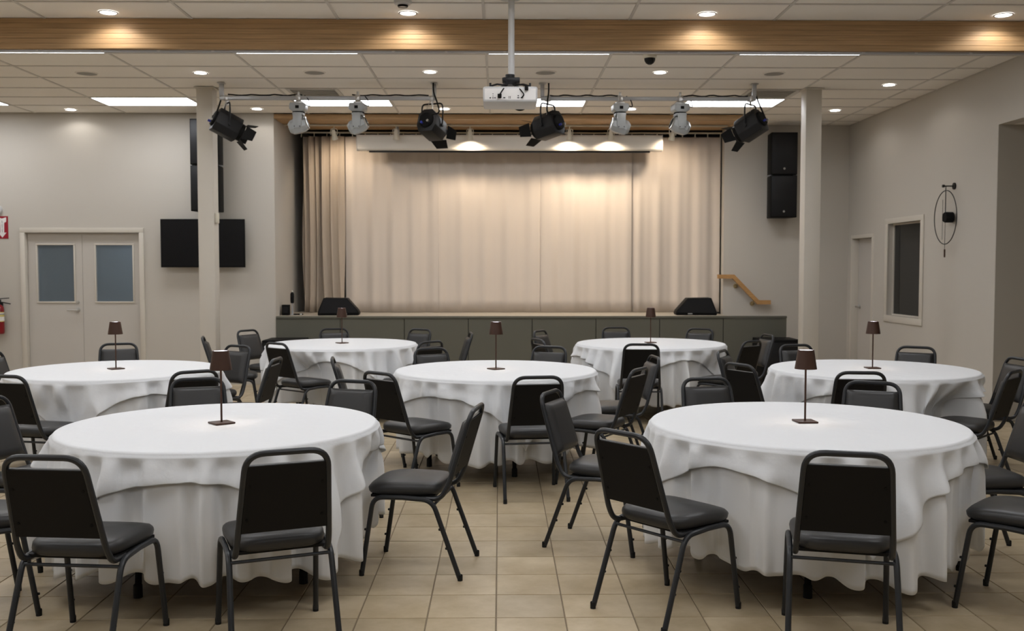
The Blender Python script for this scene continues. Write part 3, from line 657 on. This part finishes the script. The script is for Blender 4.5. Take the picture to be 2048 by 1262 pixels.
for s in (-1, 1):
    for q in (-1, 1): MB().tube([(s * .03, 0, .035), (s * .10, q * .08, .028), (s * .15, q * .12, .006)], .007, 6).lathe([(0, .03), (.008, .03), (.008, .001), (0, .001)], 10, Matrix.Translation((s * .15, q * .12, 0))).build('arm', 'blackm', t)

# ------------------------------------------------------------------ banquet chairs
def chair_proto(label):
    t = thing('banquet_chair', label, 'chair', (0, 0, 0), 0, 'banquet chairs around the round tables')
    r = .0125
    for s in (-1, 1):
        fl = MB().tube(fillet([(s * .216, .242, .012), (s * .208, .182, .408), (s * .206, .03, .410)], .055, 6), r, 10).build('leg', 'frame', t)
        MB().lathe([(0, 0), (.0132, 0), (.0136, .024), (.0127, .03)], 12, Matrix.Translation((s * .2162, .2435, 0))).build('foot_cap', 'rubber', fl)
        rl = MB().tube(fillet([(s * .216, -.270, .012), (s * .208, -.128, .402), (s * .206, .03, .410)], .055, 6), r, 10).build('leg', 'frame', t)
        MB().lathe([(0, 0), (.0132, 0), (.0136, .024), (.0127, .03)], 12, Matrix.Translation((s * .2162, -.273, 0))).build('foot_cap', 'rubber', rl)
        for q, par in (((s * .213, -.217, .16), rl), ((s * .211, -.182, .255), rl), ((s * .214, .229, .10), fl), ((s * .211, .208, .24), fl)):
            MB().lathe([(0, .010), (.006, .008), (.007, 0)], 8, Matrix.Translation((q[0], q[1] + .012, q[2])) @ Matrix.Rotation(R(-90), 4, 'X')).build('stacking_bumper', 'rubber', par)
    # back frame: one bent tube
    half = fillet([(-.185, -.06, .403), (-.188, -.165, .405), (-.185, -.205, .47), (-.160, -.322, .852), (0, -.325, .854)], [.06, .05, .075], 7)[:-1]
    pts = half + [Vector((-p.x, p.y, p.z)) for p in reversed(half)]
    MB().tube(pts, .0128, 10).build('back_frame', 'frame', t)
    MB().tube([(-.205, -.135, .378), (.205, -.135, .378)], .0075, 8).build('stretcher', 'frame', t)
    # back cushion and back board, leaning with the frame
    tl = math.atan2(.117, .382); mx = Matrix.Translation((0, -.2205, .520)) @ Matrix.Rotation(tl, 4, 'X')
    def pad(w0, w1, h, y0, y1, cr, dome, nx=10, nz=12):
        vs = []; fs = []
        for side in (0, 1):
            for iz in range(nz + 1):
                v = iz / nz
                for ix in range(nx + 1):
                    u = ix / nx * 2 - 1; wv = w0 + (w1 - w0) * v
                    x = u * wv; z = h * v; e = min(1 - abs(u), 2 * min(v, 1 - v) * h / (2 * wv)) ; k = min(1, e / .16); k = math.sqrt(max(0, 1 - (1 - k) ** 2))
                    vs.append((x, (y0 + (y1 - y0) * 0) if side == 0 else y0 + (y1 - y0) * (.35 + .65 * k) + dome * (1 - u * u) * 4 * v * (1 - v), z))
        st = (nx + 1) * (nz + 1)
        for iz in range(nz):
            for ix in range(nx):
                a = iz * (nx + 1) + ix; fs.append((a, a + 1, a + nx + 2, a + nx + 1)); fs.append((st + a, st + a + nx + 1, st + a + nx + 2, st + a + 1))
        bd = [i for i in range(nx + 1)] + [(i + 1) * (nx + 1) + nx for i in range(nz)] + [nz * (nx + 1) + nx - 1 - i for i in range(nx)] + [(nz - 1 - i) * (nx + 1) for i in range(nz - 1)]
        for i in range(len(bd)):
            a, b2 = bd[i], bd[(i + 1) % len(bd)]; fs.append((a, st + a, st + b2, b2))
        return vs, fs
    vs, fs = pad(.171, .152, .296, .0, .034, .02, .006); MB().raw(vs, fs, mx).build('back_cushion', 'vinyl', t, ang=60)
    vs, fs = pad(.172, .153, .298, -.010, -.0005, 0, 0, 6, 6); bb = MB().raw(vs, fs, mx).build('back_board', 'backpanel', t, ang=40)
    for x, z in ((-.150, .06), (.150, .06), (-.143, .21), (.143, .21)): MB().lathe([(0, .003), (.007, .002), (.007, 0)], 8, mx @ Matrix.Translation((x, -.0105, z)) @ Matrix.Rotation(R(90), 4, 'X')).build('screw', 'black', bb)
    # seat: waterfall cushion
    vs = []; fs = []; n = 40; rows = [(.0, .418), (.93, .418), (.985, .428), (1.0, .446), (.985, .463), (.93, .475), (.80, .482), (.55, .487), (.28, .490), (0, .491)]
    def out(a):
        c, s_ = math.cos(a), math.sin(a); k = 1 / (abs(c) ** 5 + abs(s_) ** 5) ** .2
        x, y = c * k, s_ * k; return x * (.212 - .022 * (1 - (y + 1) / 2)), y * .198 + .035
    for f_, z in rows:
        if f_ == 0: vs.append((0, .035, z)); continue
        for j in range(n):
            x, y = out(2 * math.pi * j / n); fr = max(0, (y - .05) / .18)
            vs.append((x * f_, .035 + (y - .035) * f_, z - .012 * fr * fr * (f_ if z > .45 else 0)))
    for j in range(n): fs.append((0, 1 + (j + 1) % n, 1 + j))
    nr = len(rows) - 2
    for i in range(nr - 1):
        for j in range(n): a = 1 + i * n; fs.append((a + j, a + (j + 1) % n, a + n + (j + 1) % n, a + n + j))
    a = 1 + (nr - 1) * n
    for j in range(n): fs.append((a + j, a + (j + 1) % n, len(vs) - 1))
    MB().raw(vs, fs).build('seat_cushion', 'vinyl', t, ang=60)
    MB().box(-.19, .19, -.13, .20, .405, .4175).build('seat_board', 'backpanel', t)
    return t

T = {1: (-1.462, 5.114), 2: (1.616, 5.125), 3: (-3.110, 7.92), 4: (-.033, 7.87), 5: (3.037, 7.90), 6: (-1.723, 10.65), 7: (1.651, 10.67)}
# x, y, heading (degrees clockwise from straight away), table, label
CH = [
 (-1.716, 4.046, 6, 1, 'front left chair of nearest left table, black back to the camera'),
 (-.959, 4.134, -22, 1, 'front right chair of nearest left table, black back to the camera'),
 (-.434, 5.128, -80, 1, 'chair seen side-on at the right of nearest left table'),
 (-1.048, 5.943, 200, 1, 'chair facing the camera behind right of nearest left table'),
 (-1.865, 6.072, 160, 1, 'chair facing the camera behind left of nearest left table, before another chair'),
 (-2.55, 5.31, 108, 1, 'chair at the left picture edge facing the nearest left table'),
 (-2.42, 4.42, 53, 1, 'chair cut off at the left edge with only its seat showing'),
 (-2.335, 7.099, -38, 3, 'chair with its back turned at front right of the left middle table'),
 (-3.252, 6.881, 14, 3, 'chair with its back turned at front left of the left middle table'),
 (-4.068, 8.353, 100, 3, 'chair at the left picture edge beyond the left middle table'),
 (-3.544, 9.092, 159, 3, 'chair before the double doors behind the left middle table'),
 (-2.612, 8.857, -148, 3, 'chair behind the lamp shade, right rear of the left middle table'),
 (-2.107, 7.825, -87, 3, 'chair seen edge-on at the right of the left middle table'),
 (-2.813, 10.364, 76, 6, 'chair seen edge-on by the left column foot'),
 (-2.679, 11.267, 120, 6, 'chair facing the camera beside the left subwoofer'),
 (-1.957, 9.680, 40, 6, 'chair with its back turned at front left of the left stage-side table'),
 (-1.911, 11.393, 166, 6, 'chair against the stage front behind the left stage-side table lamp'),
 (-1.128, 11.329, -145, 6, 'chair against the stage front at right rear of the left stage-side table'),
 (-.914, 9.830, -47, 6, 'chair with its back turned at front right of the left stage-side table'),
 (-.642, 10.858, -97, 6, 'chair seen edge-on at the right of the left stage-side table'),
 (-.467, 8.509, 150, 4, 'chair facing the camera at left rear of the central table'),
 (-1.026, 7.869, 82, 4, 'chair seen edge-on at the left of the central table'),
 (-.625, 6.969, 42, 4, 'chair with its back turned at front left of the central table'),
 (.210, 6.780, -8, 4, 'chair squarely back to the camera in front of the central table'),
 (.725, 7.140, -60, 4, 'chair with its back turned at the right front of the central table'),
 (.945, 7.915, -96, 4, 'chair half hidden at the right of the central table'),
 (.325, 8.681, -155, 4, 'chair facing the camera at right rear of the central table'),
 (1.369, 9.581, 4, 7, 'chair back to the camera in front of the right stage-side table'),
 (.737, 11.133, 119, 7, 'chair facing the camera at left rear of the right stage-side table'),
 (.678, 10.029, 68, 7, 'chair with its back turned at the left of the right stage-side table'),
 (1.437, 11.590, 176, 7, 'chair against the stage front at left rear of right stage-side lamp'),
 (2.216, 11.382, -145, 7, 'chair against the stage front at right rear of the right stage-side table'),
 (2.290, 9.875, -42, 7, 'chair with its back turned at front right of the right stage-side table'),
 (2.596, 10.516, -98, 7, 'chair beside the right subwoofer facing the right stage-side table'),
 (2.227, 8.357, 118, 5, 'chair at left rear of the right middle table'),
 (2.081, 7.455, 62, 5, 'chair with its back turned at the left of the right middle table'),
 (2.846, 8.836, 169, 5, 'chair behind the nearest right lamp at the right middle table rear'),
 (3.644, 8.633, -146, 5, 'chair before the right wall behind the right middle table'),
 (2.549, 7.037, 8, 5, 'chair back to the camera in front of the right middle table'),
 (3.377, 6.995, -46, 5, 'chair with its back turned at front right of the right middle table'),
 (3.84, 7.72, -95, 5, 'chair at the right picture edge beyond the right middle table'),
 (.587, 5.547, 113.6, 2, 'chair at left rear of nearest right table, its padded front showing'),
 (.779, 4.463, 50.8, 2, 'chair pulled out at front left of nearest right table'),
 (1.44, 4.07, 15, 2, 'chair back to the camera in front of nearest right table'),
 (1.413, 6.046, 168, 2, 'chair facing the camera at left rear of nearest right table'),
 (2.224, 5.826, -156, 2, 'chair facing the camera at right rear of nearest right table'),
 (2.63, 5.23, -92, 2, 'chair at the right of nearest right table, second from the front'),
 (2.44, 4.435, -46, 2, 'chair cut off at the right edge, front right of nearest right table'),
]
proto = None
for x, y, h, tb, lab in CH:
    if proto is None: proto = chair_proto(lab); proto.location = (x, y, 0); proto.rotation_euler = (0, 0, R(-h))
    else: dup(proto, (x, y, 0), R(-h), lab)

# ------------------------------------------------------------------ tables, cloths, lamps
TR, TZ = .805, .755
tn = {1: 'nearest left', 2: 'nearest right', 3: 'left middle-row', 4: 'central', 5: 'right middle-row', 6: 'left stage-side', 7: 'right stage-side'}
phi = {1: -45 - 88 + 90, 2: -86, 3: -95, 4: -75, 5: -80, 6: -47, 7: -118}   # direction of one overlay corner
def sst(a, b, x):
    t = min(1, max(0, (x - a) / (b - a))); return t * t * (3 - 2 * t)
def cloth_funcs(k):
    rr = random.Random(40 + k)
    comps = [(n, w * rr.uniform(.7, 1.2), rr.uniform(0, 6.28)) for n, w in ((8, .45), (15, .6), (21, .95), (27, 1.0), (34, .7), (43, .35))]
    rms = math.sqrt(sum(c[1] ** 2 for c in comps) / 2)
    def fold(a):
        v = sum(c[1] * math.sin(c[0] * a + c[2]) for c in comps) / rms
        return math.tanh(v * .8) + .25 * max(0, v) - .2
    return fold
def push(x, y, z, cx, cy, chairs, extra):
    """cloth pressed inwards by the seats and knees of pushed-in chairs"""
    wz = 1 - sst(.52, .74, z)
    if wz <= 0: return x, y
    for (hx, hy, h) in chairs:
        a = R(h); f = (math.sin(a), math.cos(a)); s = (math.cos(a), -math.sin(a))
        dx, dy = x - hx, y - hy; ly = dx * f[0] + dy * f[1]; lx = dx * s[0] + dy * s[1]
        lim = .266 - extra
        if ly < lim and ly > -.35 and abs(lx) < .36:
            wl = 1 - sst(.25, .34, abs(lx)); d = (lim - ly) * wl * wz
            x += f[0] * d; y += f[1] * d
    return x, y
def make_cloth(k, over):
    cx, cy = T[k]; fold = cloth_funcs(k); chairs = [(c[0], c[1], c[2]) for c in CH if c[3] == k or math.hypot(c[0] - cx, c[1] - cy) < 1.35]
    NA = 520; rr = random.Random(90 + k); a_half = .94; ph = R(phi[k])
    hp = [rr.uniform(0, 6.28) for _ in range(3)]
    zt = TZ + (.0065 if over else .0025); R0 = TR + (.008 if over else .002); rc = .018
    vs = []; fs = []
    top = [.0, .25, .5, .7, .82, .91, .97]; hang = [0, .03, .07, .13, .2, .28, .36, .45, .54, .63, .72, .81, .9, .96, 1.0]
    rings = 0
    for ir, f in enumerate(top):
        if f == 0: vs.append((0, 0, zt)); continue
        for j in range(NA):
            a = 2 * math.pi * j / NA; r = f * (R0 - rc); vs.append((r * math.cos(a), r * math.sin(a), zt))
        rings += 1
    for q in (0, .35, .7, 1.0):
        for j in range(NA):
            a = 2 * math.pi * j / NA; r = R0 - rc + rc * math.sin(q * math.pi / 2); vs.append((r * math.cos(a), r * math.sin(a), zt - rc * (1 - math.cos(q * math.pi / 2))))
        rings += 1
    z_edge = zt - rc
    for h in hang[1:]:
        for j in range(NA):
            a = 2 * math.pi * j / NA
            if over:
                c = (a - ph - math.pi / 4) % (math.pi / 2); c = min(c, math.pi / 2 - c) if False else c
                cc = max(abs(math.cos(a - ph - math.pi / 4)), abs(math.sin(a - ph - math.pi / 4)))
                L = a_half / cc - R0; L = max(.05, min(L, .515)) - .02 + .008 * math.sin(7 * a + hp[0])
            else: L = z_edge - .170 - .020 * math.sin(3 * a + hp[0]) + .018 * fold(a)
            d = h * L; g = sst(.0, .30, d)
            amp = .016 * sst(0, .06, d) + .046 * g
            rad = R0 + .006 + .030 * g + amp * fold(a) + .012 * d
            if over: rad += .0045 + .020 * sst(.3, 1, h) * sst(0, .12, d)
            x, y, z = rad * math.cos(a), rad * math.sin(a), z_edge - d
            x, y = push(x + cx, y + cy, z, cx, cy, chairs, .008 if over else 0)
            vs.append((x - cx, y - cy, z))
        rings += 1
    for j in range(NA): fs.append((0, 1 + j, 1 + (j + 1) % NA))
    for i in range(rings - 1):
        a = 1 + i * NA
        for j in range(NA): fs.append((a + j, a + NA + j, a + NA + (j + 1) % NA, a + (j + 1) % NA))
    nm = 'overlay_cloth' if over else 'tablecloth'
    me = bpy.data.meshes.new(nm); me.from_pydata(vs, [], fs); me.materials.append(M['cloth' if over else 'cloth2']); me.shade_smooth()
    lab = (f'square white overlay cloth on top of the {tn[k]} table' if over else f'floor-length white cloth skirting the {tn[k]} table')
    o = link(nm, me, None, (cx, cy, 0), None, lab, 'tablecloth', 'square overlay cloths' if over else 'long round tablecloths')
    md = o.modifiers.new('thick', 'SOLIDIFY'); md.thickness = .0018; md.offset = -1
for k, (cx, cy) in T.items():
    t = thing('round_table', f'round banquet table hidden under white cloths, the {tn[k]} one', 'table', (cx, cy, 0), R(15 * k), 'round banquet tables')
    MB().lathe([(0, TZ - .03), (TR - .008, TZ - .03), (TR, TZ - .022), (TR, TZ - .006), (TR - .006, TZ), (0, TZ)], 64).build('tabletop', 'dark', t)
    for a in range(4):
        A = R(45 + 90 * a); lx, ly = .55 * math.cos(A), .55 * math.sin(A)
        lg = MB().tube([(lx * .94, ly * .94, TZ - .03), (lx, ly, .0)], .016, 10).build('leg', 'black', t)
        MB().lathe([(0, 0), (.022, 0), (.021, .06), (.016, .066)], 12, Matrix.Translation((lx, ly, 0))).build('foot_cap', 'rubber', lg)
    make_cloth(k, False); make_cloth(k, True)
    lr = {1: 40, 2: 3, 3: 42, 4: 36, 5: 0, 6: 40, 7: 12}[k]
    L = thing('table_lamp', f'small bronze cordless lamp standing on the {tn[k]} table', 'lamp', (cx, cy, TZ + .0075), R(lr), 'cordless table lamps')
    MB().box(-.053, .053, -.053, .053, 0, .009, .002).build('base', 'lamp', L)
    MB().tube([(0, 0, .008), (0, 0, .372)], .0052, 12).build('stem', 'lamp', L)
    sh = MB().lathe([(.0575, .283), (.0415, .384), (.0395, .384), (.0555, .283)], 36).build('shade', 'lamp', L)
    MB().lathe([(0, .376), (.0395, .376), (.0395, .381), (0, .3815)], 30).build('top_diffuser', 'lampled', sh)
    MB().lathe([(.0065, .362), (.034, .362), (.034, .366), (.0065, .366)], 24).build('under_light', 'lampwarm', sh)
    l = bpy.data.lights.new('lamp_glow', 'SPOT'); l.energy = .35; l.color = (1, .88, .76); l.spot_size = R(120); l.spot_blend = .6; l.shadow_soft_size = .02
    link('lamp_glow', l, L, (.018, -.018, .35))
